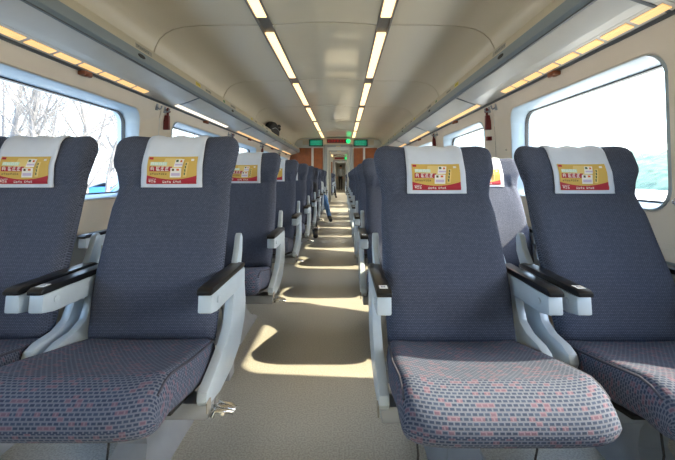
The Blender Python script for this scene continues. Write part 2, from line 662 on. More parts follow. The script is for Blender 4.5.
walls = {}
for side, nm in ((-1, 'wall_left'), (1, 'wall_right')):
    walls[side] = tag(empty(nm, (0, 0, 0)), kind='structure')
ORD = ['nearest', 'second', 'third', 'fourth', 'fifth', 'sixth', 'seventh', 'eighth', 'ninth', 'tenth', 'eleventh']
wi = 1
for side, sn in ((-1, 'left'), (1, 'right')):
    spans = [(Y_NEAR + PW * k) for k in range(7)] + [(Y2 + PW * k) for k in range(4)]
    for k, y in enumerate(spans):
        inst(PANEL[side], walls[side], (0, y, 0))
        window_parts(side, wi, y, ('wide %s carriage window with rounded corners, %s in view along the wall' % (sn, ORD[k - 2])) if k > 1 else ('wide %s carriage window %s the camera, outside the picture' % (sn, ('added behind', 'beside')[k])))
        wi += 1
    # joint strips and coat hooks on the pillars
    for k in range(8):
        y = Y_NEAR + PW * k
        mb = MB()
        zs = [0.0, .4, .8, 1.1, 1.2, 1.3, 1.4, 1.5, 1.56]
        for (w_, d_) in ((0.005, 0.010),):
            mb.grid([[(side * (wall_x(z) + d_), y - w_, z) for z in zs], [(side * (wall_x(z) + d_), y + w_, z) for z in zs]])
        mb.build('joint_strip', 'seam', walls[side])
for side in (-1, 1):
    for o in [PANEL[side], FRAME[side]] + WPARTS[side]:
        bpy.data.objects.remove(o)

# the vestibule side walls
for side in (-1, 1):
    mb = MB()
    a, b_ = sorted((side * 1.46, side * 1.52))
    if side > 0:
        mb.box(a, b_, Y_END, 11.55, 0, 2.1); mb.box(a, b_, 11.85, Y2, 0, 2.1)
        mb.box(a, b_, 11.55, 11.85, 0, .8); mb.box(a, b_, 11.55, 11.85, 1.5, 2.1)
    else:
        mb.box(a, b_, Y_END, Y2, 0, 2.1)
    mb.build('vestibule_panel', 'door_white', walls[side])
    mb = MB()
    mb.box(a, b_, Y3, 30, 0, 2.16)
    mb.build('corridor_panel', 'door_white', walls[side])

# ------------------------------------------------------------------ ceiling
ceil = tag(empty('ceiling', (0, 0, 0)), kind='structure')
ZC = 2.06
LP = 1.65
SEAM0 = 2.84 - LP * 3      # seams at 2.84 + k*1.65


def centre_z(x):
    return ZC + 0.022 * (1 - (x / 0.40) ** 2)


COVE = [(0.50, 2.060), (0.75, 2.060), (0.95, 2.056), (1.07, 2.046), (1.15, 2.028), (1.215, 1.995), (1.262, 1.95), (1.292, 1.89), (1.312, 1.82), (1.33, 1.74), (1.35, 1.66)]


def ceiling_run(y0, y1):
    L = y1 - y0 - 0.014
    mb = MB()
    xs = [-0.405 + 0.81 * i / 12 for i in range(13)]
    mb.grid([[(x, 0, centre_z(x)) for x in xs], [(x, L, centre_z(x)) for x in xs]])
    for yy in (0, L):
        mb.grid([[(x, yy, centre_z(x)) for x in xs], [(x, yy, centre_z(x) + .03) for x in xs]])
    o = mb.build('ceiling_panel', 'ceiling_centre', ceil, smooth=0.6)
    o.location = (0, y0 + 0.007, 0)
    for s in (-1, 1):
        mb = MB()
        C = COVE
        mb.grid([[(s * x, 0, z) for x, z in C], [(s * x, L, z) for x, z in C]])
        for yy in (0, L):
            mb.grid([[(s * x, yy, z) for x, z in C], [(s * (x + .012), yy, z + .02) for x, z in C]])
        o = mb.build('ceiling_panel', 'ceiling_panel', ceil, smooth=0.8)
        o.location = (0, y0 + 0.007, 0)


def ceiling_section(ya, yb, seams):
    ys = [ya] + [s for s in seams if ya + .2 < s < yb - .2] + [yb]
    for a, b_ in zip(ys, ys[1:]):
        ceiling_run(a, b_)
    # dark liner a little above, seen as the joints
    mb = MB()
    mb.box(-0.42, 0.42, ya, yb, 2.10, 2.105)
    for s in (-1, 1):
        mb.grid([[(s * (x + .013), ya, z + .012) for x, z in COVE], [(s * (x + .013), yb, z + .012) for x, z in COVE]])
    mb.build('ceiling_liner', 'seam', ceil)


seams = [SEAM0 + LP * k for k in range(0, 10)]
ceiling_section(Y_NEAR, Y_END, seams)
ceiling_section(Y2, Y3, [Y2 + 1.3 + LP * k for k in range(5)])
mb = MB(); mb.box(-1.5, 1.5, Y_END, Y2, 2.0, 2.03); mb.build('vestibule_ceiling', 'ceiling_centre', ceil)
mb = MB(); mb.box(-1.5, 1.5, Y3, 30, 2.0, 2.03); mb.build('corridor_ceiling', 'ceiling_centre', ceil)

for s, sn in ((-1, 'left'), (1, 'right')):
    for (ya, yb, s0, lab) in ((Y_NEAR, Y_END, SEAM0, 'long %s row of warm lamps in a grey track along the ceiling'), (Y2, Y3, Y2 + 1.3 - LP, '%s row of warm ceiling lamps in the far saloon beyond the door')):
        root = tag(empty('ceiling_light', (s * 0.45, ya, ZC)), lab % sn, 'light', 'ceiling light tracks')
        mb = MB()
        L = yb - ya
        mb.box(-0.052, 0.052, 0, L, 0.012, 0.03)
        for t in (-1, 1):
            mb.bbox(*sorted((t * 0.040, t * 0.054)), 0, L, -0.008, 0.014, 0.003)
        mb.build('track', 'tray', root)
        k = 0
        while True:
            a = s0 + LP * k + 0.17
            b_ = a + 1.34
            k += 1
            if a > yb:
                break
            a, b_ = max(a, ya + 0.02), min(b_, yb - 0.05)
            if b_ - a < 0.2:
                continue
            mb = MB()
            mb.bbox(-0.037, 0.037, a - ya, b_ - ya, -0.004, 0.013, 0.004)
            mb.build('lamp', 'lamp_warm', root)

# ------------------------------------------------------------------ luggage racks
rng = random.Random(5)
for s, sn in ((-1, 'left'), (1, 'right')):
    for (ya, yb, lab) in ((Y_NEAR, Y_END, 'long grey overhead luggage rack along the %s wall'), (Y2, Y3, 'overhead luggage rack on the %s wall of the far saloon')):
        root = tag(empty('luggage_rack', (0, ya, 0)), lab % sn, 'luggage rack', 'luggage racks')
        L = yb - ya
        UA, UB = (1.165, 1.627), (1.425, 1.537)

        def up(t, off=0.0):
            """point on the underside, t from the front edge to the wall"""
            x = UA[0] + (UB[0] - UA[0]) * t
            z = UA[1] + (UB[1] - UA[1]) * t
            return (s * (x - 0.33 * off), z - 0.94 * off)
        # underside panels, one per window bay
        off0 = 0.18
        ys = [0.0] + [off0 + PW * k for k in range(0, 9) if 0.3 < off0 + PW * k < L - 0.2] + [L]
        for a, b_ in zip(ys, ys[1:]):
            mb = MB()
            poly = [up(0.06), up(0.5, 0.004), up(1.0), (s * 1.425, 1.60), (s * 1.19, 1.665)]
            mb.prism(poly, a + 0.004, b_ - 0.004, 'y', 0.0)
            mb.build('rack_panel', 'rack_grey', root)
        mb = MB()
        mb.prism([up(0.08, -0.006), up(1.0, -0.006), (s * 1.42, 1.595), (s * 1.2, 1.65)], 0.002, L - 0.002, 'y')
        mb.build('rack_core', 'rack_line', root)
        mb = MB()
        mb.prism([(s * 1.168, 1.627), (s * 1.150, 1.645), (s * 1.148, 1.70), (s * 1.160, 1.705), (s * 1.20, 1.70), (s * 1.20, 1.64)], 0, L, 'y', 0.002)
        mb.build('fascia', 'rack_fascia', root, smooth=0.6)
        mb = MB()
        mb.box(*sorted((s * 1.166, s * 1.178)), 0, L, 1.621, 1.629)
        mb.build('edge_bead', 'rack_line', root)
        mb = MB()
        mb.prism([(s * 1.152, 1.701), (s * 1.158, 1.752), (s * 1.166, 1.760), (s * 1.175, 1.752), (s * 1.18, 1.701)], 0, L, 'y', 0.0)
        mb.build('lip', 'beige', root, smooth=0.9)
        mb = MB()
        mb.box(*sorted((s * 1.18, s * 1.36)), 0, L, 1.668, 1.682)
        mb.build('shelf', 'rack_grey', root)
        mb = MB()
        mb.tube([(s * 1.415, 0, 1.537), (s * 1.415, L, 1.537)], 0.011, 6)
        mb.build('wall_rail', 'rack_line', root)
        # strip of lamps below the shelf, one housing per window bay
        nb = int(round(L / PW))
        for k in range(nb):
            white = (s < 0 and k == 3 and ya == Y_NEAR)
            y0 = PW * k + 0.15 if ya == Y_NEAR else PW * k + 0.2
            hs = MB()
            hs.prism([up(0.66, 0.004), up(0.93, 0.004), up(0.93, -0.01), up(0.66, -0.01)], y0 - 0.02, y0 + 1.50, 'y')
            ho = hs.build('lamp_housing', 'rack_grey', root)
            segs = 8
            for q in range(segs):
                a = y0 + q * 0.184
                mb = MB()
                ww = 0.158 if not white and k < 3 else 0.184
                if k < 3:
                    # lens ribbed across
                    for j in range(3):
                        t0 = 0.72 + j * 0.050
                        mb.prism([up(t0, 0.0085), up(t0 + 0.044, 0.0085), up(t0 + 0.044, 0.002), up(t0, 0.002)], a, a + ww, 'y')
                else:
                    mb.prism([up(0.73, 0.0085), up(0.86, 0.0085), up(0.86, 0.002), up(0.73, 0.002)], a, a + ww, 'y')
                mb.build('lens', 'lamp_white' if white else 'lamp_amber', ho)
        if ya == Y_NEAR:
            # number plates, stickers and lock buttons on the rack edge
            for k in range(2, 7):
                yb0 = PW * k + off0
                for (dy, w_, h_, mt, cnt) in ((-1.08, 0.20, 0.032, 'plate', 9), (0.10, 0.15, 0.026, 'plate', 7), (-0.13, 0.11, 0.034, 'yellow', 5), (0.62, 0.06, 0.028, 'green_mark', 2))[:(3 if k < 3 else 4)]:
                    y0 = yb0 + dy
                    mb = MB()
                    # follows the leaning lip
                    xa, za, xb, zb = 1.1535, 1.708, 1.1575, 1.746
                    def lp(v, o=0.0):
                        return (s * (xa + (xb - xa) * v - 0.0012 - o), za + (zb - za) * v)
                    v1 = h_ / 0.038
                    c = [lp(0.05), lp(0.05 + v1 * .95)]
                    mb.add([(c[0][0], y0, c[0][1]), (c[0][0], y0 + w_, c[0][1]), (c[1][0], y0 + w_, c[1][1]), (c[1][0], y0, c[1][1])], [(0, 1, 2, 3)], mt)
                    for (u0, u1, q0, q1) in glyph_rects(0.012, 0.15, 0.012, cnt, rng, 0.4):
                        vv0 = 0.05 + v1 * (0.25 + (q0 - .15) / 0.012 * .5)
                        vv1 = 0.05 + v1 * (0.25 + (q1 - .15) / 0.012 * .5)
                        A, B = lp(vv0, 0.0008), lp(vv1, 0.0008)
                        mb.add([(A[0], y0 + u0, A[1]), (A[0], y0 + u1, A[1]), (B[0], y0 + u1, B[1]), (B[0], y0 + u0, B[1])], [(0, 1, 2, 3)], 'ink')
                    mb.build('number_plate' if mt == 'plate' else ('warning_sticker' if mt == 'yellow' else 'green_sticker'), None, root, recalc=False)
                mb = MB()
                yy = yb0 - 1.02
                ring = [(s * 1.1470, yy + 0.045 * math.cos(t * math.pi / 8), 1.672 + 0.013 * math.sin(t * math.pi / 8)) for t in range(16)]
                ring2 = [(p[0] + s * -0.003, yy + (p[1] - yy) * .8, 1.672 + (p[2] - 1.672) * .8) for p in ring]
                mb.add(ring + ring2, [(t, (t + 1) % 16, 16 + (t + 1) % 16, 16 + t) for t in range(16)] + [tuple(range(16, 32))])
                mb.build('lock_button', 'black_rubber', root)
                mb = MB()
                mb.prism([up(0.02, 0.006), up(1.0, 0.006), up(1.0, -.004), up(0.02, -.004)], yb0 - 0.009, yb0 + 0.009, 'y')
                mb.build('joint_bead', 'rack_line', root)

# small fittings on the pillars
for s, sn in ((-1, 'left'), (1, 'right')):
    for k in range(3, 7):
        y = Y_NEAR + PW * k
        lab = 'red emergency hammer in its holder on the %s wall, %s pillar' % (sn, ORD[k - 3])
        root = tag(empty('emergency_hammer', (s * 1.445, y + 0.10, 1.30)), lab, 'hammer', 'emergency hammers')
        mb = MB()
        mb.bbox(*sorted((-s * 0.035, s * 0.030)), -0.020, 0.020, 0.02, 0.15, 0.008)
        mb.build('holder', 'red_plastic', root, smooth=0.6)
        mb = MB()
        mb.tube([(-s * 0.022, 0, 0.10), (-s * 0.022, 0, 0.215)], 0.011, 8)
        mb.build('handle', 'red_plastic', root, smooth=0.8)
        mb = MB()
        mb.tube([(-s * 0.022, -0.045, 0.188), (-s * 0.022, -0.03, 0.188), (-s * 0.022, 0.03, 0.188), (-s * 0.022, 0.045, 0.188)], [0.003, 0.013, 0.013, 0.003], 8)
        mb.build('hammer_head', 'red_plastic', root, smooth=0.8)
        mb = MB()
        mb.bbox(*sorted((s * -0.022, s * 0.04)), -0.022, 0.022, -0.075, -0.04, 0.004)
        mb.build('seal_box', 'red_plastic', root, smooth=0.6)
    for k in range(2, 7):
        y = Y_NEAR + PW * k
        for (dy, z, wd) in () if k < 3 else ((-0.08, 1.49, 'upper near'), (0.06, 1.49, 'upper far')):
            xw = wall_x(z)
            root = tag(empty('coat_hook', (s * xw, y + dy, z)), 'small grey coat hook on the %s wall, %s of %s pillar' % (sn, wd, ORD[k - 3]), 'hook', 'coat hooks')
            mb = MB()
            mb.bbox(*sorted((-s * 0.008, s * 0.02)), -0.016, 0.016, -0.025, 0.03, 0.004)
            mb.build('plate', 'base_metal', root, smooth=0.6)
            mb = MB()
            mb.tube([(0, 0, 0.0), (-s * 0.028, 0, -0.018), (-s * 0.040, 0, -0.008), (-s * 0.043, 0, 0.012)], [0.006, 0.006, 0.006, 0.008], 8)
            mb.build('peg', 'base_metal', root, smooth=0.9)
        for (dy, z, wd) in ((0.28 if s < 0 else -0.20, 1.12, 'below'), (0.23, 0.80, 'low beside')):
            root = tag(empty('wall_knob', (s * 1.48, y + dy, z)), 'tiny round metal knob on the %s wall, %s %s pillar' % (sn, wd, ORD[k - 2]), 'knob', 'wall knobs')
            mb = MB()
            mb.tube([(s * 0.004, 0, 0), (-s * 0.004, 0, 0), (-s * 0.006, 0, 0)], [0.017, 0.017, 0.014], 14)
            mb.build('rosette', 'base_metal', root, smooth=0.6)
            mb = MB()
            mb.tube([(-s * 0.004, 0, 0), (-s * 0.016, 0, 0), (-s * 0.018, 0, 0)], [0.008, 0.009, 0.006], 10)
            mb.build('pin', 'chrome', root, smooth=0.6)


# ------------------------------------------------------------------ seats
L_BACK = 0.746
HW = [(0, .212), (.3, .218), (.58, .216), (.70, .209), (.76, .214), (.84, .231), (.93, .236), (1, .236)]
FR = [(0, .050), (.2, .066), (.5, .050), (.69, .040), (.712, .036), (.735, .044), (.82, .058), (1, .052)]
WG = [(0, .006), (.3, .018), (.6, .020), (.70, .014), (.84, .046), (.95, .040), (1, .028)]


def back_hw(t):
    w = lerp_tab(HW, t)
    if t > 0.915:
        r = 0.060
        u = min(1.0, (t - 0.915) / 0.085)
        w = w - r + r * math.sqrt(max(0.0, 1 - u * u))
    return w


def back_E(x, t):
    q = min(1.0, abs(x) / back_hw(t))
    e = (1 - q ** 7) ** 0.5 if q < 1 else 0.0
    if t > 0.93:
        u = min(1.0, (t - .93) / .07)
        e *= math.sqrt(max(0.0, 1 - u * u))
    if t < 0.05:
        u = (0.05 - t) / 0.05
        e *= math.sqrt(max(0.0, 1 - u * u))
    return e, q


def back_n(x, t, front=True):
    e, q = back_E(x, t)
    w = -lerp_tab(WG, t) * q ** 3
    if front:
        # soft puckers of the cloth where the wings meet the back
        k = max(0.0, 1 - abs(t - .73) / .11) * max(0.0, 1 - abs(q - .72) / .26)
        w += 0.0055 * k * math.sin(abs(x) * 120 + t * 22)
    return w - lerp_tab(FR, t) * e if front else w + 0.048 * e


def back_pos(x, a, nn, rec, z0):
    return (x, a * math.sin(rec) + nn * math.cos(rec), z0 + a * math.cos(rec) - nn * math.sin(rec))


def build_back(rec, z0):
    ts = [0, .006, .015, .03, .05, .1, .16, .22, .3, .38, .46, .54, .6, .65, .685, .70, .712, .724, .74, .765, .79, .815, .84, .87, .90, .915, .93, .945, .96, .972, .982, .990, .996, 1.0]
    qs = [math.sin(math.pi / 2 * (-1 + 2 * i / 44)) for i in range(45)]
    mb = MB()
    for front in (True, False):
        P, U = [], []
        for t in ts:
            w = back_hw(t)
            P.append([back_pos(q * w, t * L_BACK, back_n(q * w, t, front), rec, z0) for q in qs])
            U.append([(q * w, t * L_BACK) for q in qs])
        mb.grid(P, uv=U)
    return mb


def cover_pt(x, a, off, rec, z0):
    """point on the front of the headrest: a along the back"""
    t = a / L_BACK
    return back_pos(x, a, back_n(x, t, True) - off, rec, z0)


def build_cover(rec, z0):
    xs = [-0.112 + 0.224 * i / 14 for i in range(15)]
    path = [('f', t) for t in (.705, .712, .724, .74, .765, .79, .815, .84, .87, .90, .93, .95, .965, .978, .988, .995)] + [('t', 1.0)] + \
           [('b', t) for t in (.995, .985, .97, .95, .93, .88, .82, .76)]
    mb = MB()
    P = []
    for (k, t) in path:
        row = []
        for x in xs:
            if k == 'f':
                nn, a = back_n(x, t, True), t * L_BACK
                o = 0.0055 + 0.0042 * math.sin(x * 70 + t * 26 + 1.0) * max(0, (t - .82)) / .18
                if t > .93:
                    u = (t - .93) / .07
                    nn -= o * (1 - u)
                    a += o * u
                else:
                    nn -= o
            elif k == 't':
                nn, a = back_n(x, 1.0, True), L_BACK + 0.005
            else:
                nn, a = back_n(x, t, False), t * L_BACK
                if t > .93:
                    u = (t - .93) / .07
                    nn += 0.004 * (1 - u)
                    a += 0.004 * u
                else:
                    nn += 0.004
            row.append(back_pos(x * (1.0 + 0.02 * (1 - t) / .3), a, nn, rec, z0))
        P.append(row)
    mb.grid(P)
    return mb


def build_print(rec, z0):
    """the printed notice: drawn in a 100 x 56 frame and laid on the cloth"""
    mb = MB()
    W_, H_ = 0.186, 0.103
    A0 = .712 * L_BACK + 0.007
    rng2 = random.Random(11)

    def P(u, v, o):
        return cover_pt((u / 100 - .5) * W_, A0 + v / 56 * H_, 0.0080 + o * 0.0005, rec, z0)

    def quad(u0, u1, v0, v1, m, o, nu=1, nv=1, sk=0.0):
        G = [[P(u0 + (u1 - u0) * i / nu + sk * j / nv, v0 + (v1 - v0) * j / nv, o) for i in range(nu + 1)] for j in range(nv + 1)]
        mb.grid(G, m)
    quad(0, 100, 0, 56, 'print_gold', 0, 20, 28)
    quad(28, 62, 30, 52, 'print_gold_light', 1, 4, 3, 6)
    # red swoosh along the foot
    top = lambda u: 13.5 - 9.5 * math.sin(math.pi * min(1, u / 112.0)) ** 1.0 + (u / 100) * 3.0
    mb.grid([[P(100 * i / 20, (max(3.5, top(100 * i / 20)) + 3) * j / 8, 2) for i in range(21)] for j in range(9)], 'print_red')
    # logo, headline blocks
    quad(2, 10, 49, 54, 'print_red', 2)
    for r_ in glyph_rects(7, 36.5, 6.6, 4, rng2, 0.18):
        quad(r_[0], r_[1], r_[2], r_[3], 'print_white', 3)
    quad(6, 39, 36, 43.6, 'print_mint', 2)
    quad(5, 50, 24.5, 34, 'print_red', 2, 3)
    for r_ in glyph_rects(7, 25.5, 7.2, 1, rng2, 0.1) + glyph_rects(18, 25.2, 7.8, 3, rng2, 0.16):
        quad(r_[0], r_[1], r_[2], r_[3], 'print_white', 3)
    for r_ in glyph_rects(6, 17.5, 3.8, 8, rng2, 0.12):
        quad(r_[0], r_[1], r_[2], r_[3], 'print_dark', 2)
    # two tilted pale cards with little pictures
    quad(53, 70, 33, 50, 'print_white', 3, 2, 2, 3)
    quad(46, 68, 12.5, 31, 'print_white', 4, 2, 2, 1)
    quad(57, 62, 43.5, 48.5, 'print_green', 5); quad(65.5, 69.5, 43, 47.5, 'print_orange', 5)
    quad(56, 71, 36, 39.5, 'print_lilac', 5)
    quad(50, 54.5, 25, 29.5, 'print_dark', 5); quad(59, 64.5, 25.5, 29.5, 'print_orange', 5)
    quad(48.5, 66, 15.5, 21, 'print_lilac', 5)
    quad(72, 79, 14, 44, 'print_gold_light', 3, 1, 3, 4)
    for j in range(4):
        quad(74 + j, 76.5 + j, 17 + j * 6.5, 22 + j * 6.5, 'print_green', 5)
    # small mark top right, the white line of lettering in the red band
    quad(87, 93, 46, 50.5, 'print_white', 2)
    for r_ in glyph_rects(32, 1.6, 4.0, 4, rng2, 0.12) + glyph_rects(53, 1.8, 3.8, 4, rng2, 0.12) + glyph_rects(4, 2.2, 4.6, 3, rng2, 0.1) + glyph_rects(4, 8.0, 2.0, 6, rng2, 0.3):
        quad(r_[0], r_[1], r_[2], r_[3], 'print_white', 3)
    return mb


def build_cushion():
    D0, TH = 0.474, 0.060
    vs = [0, .01, .03, .06, .12, .2, .3, .4, .5, .6, .68, .75, .80, .84, .875, .905, .93, .952, .97, .984, .994, 1.0]
    qs = [math.sin(math.pi / 2 * (-1 + 2 * i / 30)) for i in range(31)]
    mb = MB()
    for sgn in (1, -1):
        P, U = [], []
        acc = [0.0] * len(qs)
        prev = None
        for v in vs:
            row = []
            for j, q in enumerate(qs):
                hw = 0.216 + 0.018 * min(1, v / .5)
                D = D0 - 0.030 * abs(q) ** 6
                e = (1 - abs(q) ** 22) ** 0.5 if abs(q) < 1 else 0.0
                if v > .83:
                    u = (v - .83) / .17
                    e *= max(0.0, 1 - u ** 2.6) ** 0.5
                if v < .04:
                    u = (.04 - v) / .04
                    e *= max(0.0, 1 - u * u) ** .5
                zm = 0.302 + 0.074 * min(1, v / .8) - 0.012 * max(0, (v - .8) / .2)
                th = TH if sgn > 0 else 0.050
                dish = -0.010 * (1 - q * q) * math.sin(math.pi * min(1, v / .85)) if sgn > 0 else 0
                bol = 0.008 * abs(q) ** 4 * (1 if sgn > 0 else 0)
                p = Vector((q * hw, -v * D, zm + sgn * th * e + (dish + bol) * e))
                if prev is not None:
                    acc[j] += (p - prev[j]).length
                row.append(p)
            mid = len(qs) // 2
            us = [0.0] * len(qs)
            for j in range(mid + 1, len(qs)):
                us[j] = us[j - 1] + (row[j] - row[j - 1]).length
                us[len(qs) - 1 - j] = -us[j]
            ur = [(us[j], acc[mid] + (0 if sgn > 0 else .7)) for j in range(len(qs))]
            P.append(row)
            U.append(ur)
            prev = row
        mb.grid(P, uv=U)
    return mb


ARM_X = 0.243
ARM_Y0, ARM_Y1 = -0.185, 0.18


def make_seat(rec_deg, aisle_side, z0=0.345):
    rec = math.radians(rec_deg)
    root = empty('train_seat')
    bk = build_back(rec, z0).build('backrest', 'back_cloth', root, smooth=1.2, merge=1e-5)
    cv = build_cover(rec, z0).build('headrest_cover', 'white_cloth', root, smooth=3.1, recalc=False)
    md = cv.modifiers.new('thickness', 'SOLIDIFY')
    md.thickness = 0.002
    md.offset = 0
    tag(cv, 'white cloth headrest cover with a printed notice')
    pr = build_print(rec, z0).build('printed_notice', None, cv, recalc=False)
    tag(pr, 'gold and red printed notice')
    cu = build_cushion().build('seat_cushion', 'seat_cloth', root, smooth=1.2, merge=1e-5)
    # piping down both sides of the cushion
    for s in (-1, 1):
        mb = MB()
        pts = []
        for i in range(14):
            v = i / 13 * .93
            hw = 0.216 + 0.018 * min(1, v / .5)
            zm = 0.302 + 0.074 * min(1, v / .8) - 0.012 * max(0, (v - .8) / .2)
            q = 0.965
            e = (1 - q ** 22) ** 0.5
            if v > .83:
                e *= max(0.0, 1 - ((v - .83) / .17) ** 2.2) ** .5
            pts.append((s * q * hw, -v * (0.474 - .030 * q ** 6), zm + .062 * e + .008 * e))
        mb.tube(pts, 0.0035, 6)
        mb.build('piping', 'plain_cloth', cu, smooth=1.5)
    for s in (-1, 1):
        ar = MB()
        x0, x1 = s * ARM_X - 0.021, s * ARM_X + 0.021
        ar.prism([(ARM_Y0, .508), (ARM_Y0 + .006, .560), (ARM_Y1 - .01, .560), (ARM_Y1, .545), (ARM_Y1, .50), (ARM_Y1 - .12, .495), (ARM_Y0 + .05, .498)], x0, x1, 'x', 0.006)
        ao = ar.build('armrest', 'silver', root, smooth=0.7)
        mb = MB()
        mb.prism([(ARM_Y0 - .004, .560), (ARM_Y0 - .004, .572), (ARM_Y0 + .012, .580), (ARM_Y1 - .03, .580), (ARM_Y1 - .008, .570), (ARM_Y1 - .008, .560)], x0 - 0.001, x1 + 0.001, 'x', 0.005)
        mb.build('armrest_pad', 'black_pad', ao, smooth=0.7)
        # round cap on both cheeks of the arm
        for t in (-1, 1):
            mb = MB()
            xa = s * ARM_X + t * 0.020
            mb.tube([(xa, ARM_Y0 + .055, .533), (xa + t * .0035, ARM_Y0 + .055, .533), (xa + t * .005, ARM_Y0 + .055, .533)], [.011, .011, .008], 12)
            mb.build('cap', 'silver', ao, smooth=0.6)
        if s < 0:
            mb = MB()
            mb.box(s * ARM_X - .012, s * ARM_X + .012, ARM_Y0 + .016, ARM_Y0 + .046, .5800, .5812, 'sticker')
            for r_ in glyph_rects(s * ARM_X - .007, ARM_Y0 + .024, .013, 1, random.Random(2)):
                mb.box(r_[0], r_[1], r_[2], r_[3], .5811, .5814, 'sticker_ink')
            tag(mb.build('seat_sticker', None, ao), 'small white sticker')
        # curved side frame from the arm down to the base
        mb = MB()
        xa, xb = sorted((s * 0.232, s * 0.262))
        if s == aisle_side:
            mb.prism([(.045, .505), (.185, .505), (.20, .42), (.185, .36), (.12, .285), (.02, .250), (-.10, .238), (-.205, .255), (-.220, .275), (-.215, .300), (-.13, .330), (-.04, .366), (.006, .405), (.025, .45)], xa, xb, 'x', 0.006)
        else:
            mb.prism([(.055, .505), (.185, .505), (.20, .42), (.185, .34), (.12, .285), (.02, .262), (-.07, .275), (-.125, .315), (-.145, .350), (-.135, .375), (-.10, .388), (-.03, .395), (.015, .415), (.035, .45)], xa, xb, 'x', 0.008)
        mb.build('side_frame', 'silver', root, smooth=0.6)
        # hinge cover rising beside the backrest
        mb = MB()
        xa, xb = sorted((s * 0.222, s * 0.246))
        sh = 0.02 * (rec_deg - 20) / 6
        mb.prism([(.085, .50), (.125, .565), (.165 + sh, .630), (.182 + sh, .672), (.200 + sh, .684), (.216 + sh, .664), (.212 + sh, .61), (.19, .545), (.185, .50)], xa, xb, 'x', 0.006)
        mb.build('hinge_cover', 'silver', root, smooth=0.6)
    # seat pan, cross beam, pedestal
    mb = MB()
    mb.prism([(.02, .262), (-.30, .300), (-.30, .288), (.02, .240)], -.20, .20, 'x', 0.004)
    mb.build('seat_pan', 'black_rubber', root)
    mb = MB()
    mb.bbox(-.250, .250, -.175, -.105, .195, .245, 0.008)
    mb.bbox(-.250, .250, .03, .09, .195, .245, 0.008)
    mb.build('cross_beam', 'base_metal', root, smooth=0.6)
    mb = MB()
    rows = []
    for (z, hx, ya, yb) in ((.20, .05, -.16, .09), (.15, .045, -.13, .07), (.09, .045, -.12, .07), (.045, .06, -.16, .10), (.018, .085, -.23, .15), (.0, .090, -.24, .16)):
        rows.append([(hx * cx, ya if cy < 0 else yb, z) if abs(cx) < 1.01 else None for (cx, cy) in ((-1, -1), (-.5, -1), (.5, -1), (1, -1), (1, 1), (.5, 1), (-.5, 1), (-1, 1), (-1, -1))])
    mb.grid(rows)
    mb.add([p for p in rows[0][:8]], [tuple(range(8))])
    mb.build('pedestal', 'base_metal', root, smooth=0.7)
    for (bx, by) in ((-.06, -.2), (.06, -.2), (-.06, .13), (.06, .13)):
        mb = MB()
        mb.tube([(bx, by, .006), (bx, by, .026), (bx, by, .030)], [.013, .013, .009], 6)
        mb.build('bolt', 'chrome', root)
    if aisle_side:
        s = aisle_side
        mb = MB() if s > 0 else None
    if aisle_side > 0:
        mb.tube([(s * .20, -.14, .215), (s * .262, -.145, .215)], .009, 8)
        for j in range(3):
            mb.tube([(s * .262, -.175 + j * .022, .206), (s * .268, -.172 + j * .022, .222), (s * .300, -.160 + j * .016, .214), (s * .315, -.150 + j * .012, .204)], .0065, 8)
        mb.tube([(s * .290, -.17, .212), (s * .290, -.12, .212)], .006, 8)
        mb.build('pedal', 'chrome', root, smooth=1.0)
    if aisle_side:
        mb = MB()
        mb.box(*sorted((s * .262, s * .266)), -.225, -.195, .246, .275, None)
        tag(mb.build('care_tag', 'plate', root), 'small beige fabric tag')
    for (sx, ln) in ((-.19, .12), (.085, .09)):
        mb = MB()
        mb.tube([(sx, -.37, .315), (sx + .004, -.375, .315 - ln * .5), (sx - .003, -.372, .315 - ln)], .0028, 6)
        mb.build('strap', 'black_rubber', root)
    return root


P_ROW = 0.98
LEFT_Y, RIGHT_Y = 1.25, 1.235
protos = {
    ('left', 'aisle'): make_seat(20, 1, .352), ('left', 'window'): make_seat(20, 0, .352),
    ('right', 'aisle'): make_seat(26, -1), ('right', 'window'): make_seat(26, 0),
}
XPOS = {('left', 'aisle'): -.50, ('left', 'window'): -1.055, ('right', 'aisle'): .50, ('right', 'window'): 1.068}
ROWN = ['front', 'second', 'third', 'fourth', 'fifth', 'sixth', 'seventh', 'eighth', 'ninth', 'tenth']
N_ROWS = 9
for key, pr in protos.items():
    side, pos = key
    for k in range(N_ROWS):
        o = copy_tree(pr) if k else pr
        o.location = (XPOS[key], (LEFT_Y if side == 'left' else RIGHT_Y) + P_ROW * k, 0)
        if k == 0:
            extra = {'leftaisle': 'front row left of the aisle, with the chrome pedal', 'leftwindow': 'front row by the left window, cut by the frame',
                     'rightaisle': 'front row right of the aisle, sunlit cushion', 'rightwindow': 'front row by the right window'}[side + pos]
            tag(o, 'dark grey woven train seat in ' + extra, 'seat', 'train seats')
        else:
            tag(o, 'dark grey train seat by the %s on the %s side, %s row from the front' % (pos, side, ROWN[k]), 'seat', 'train seats')
for key in (('left', 'aisle'), ('right', 'aisle')):
    for k in range(6):
        o = copy_tree(protos[key])
        o.location = (XPOS[key], Y2 + 1.2 + P_ROW * k, 0)
        tag(o, 'dark grey seat %s of the aisle in the far saloon, %s row past the door' % (key[0], ROWN[k] if k else 'first'), 'seat', 'far saloon seats')


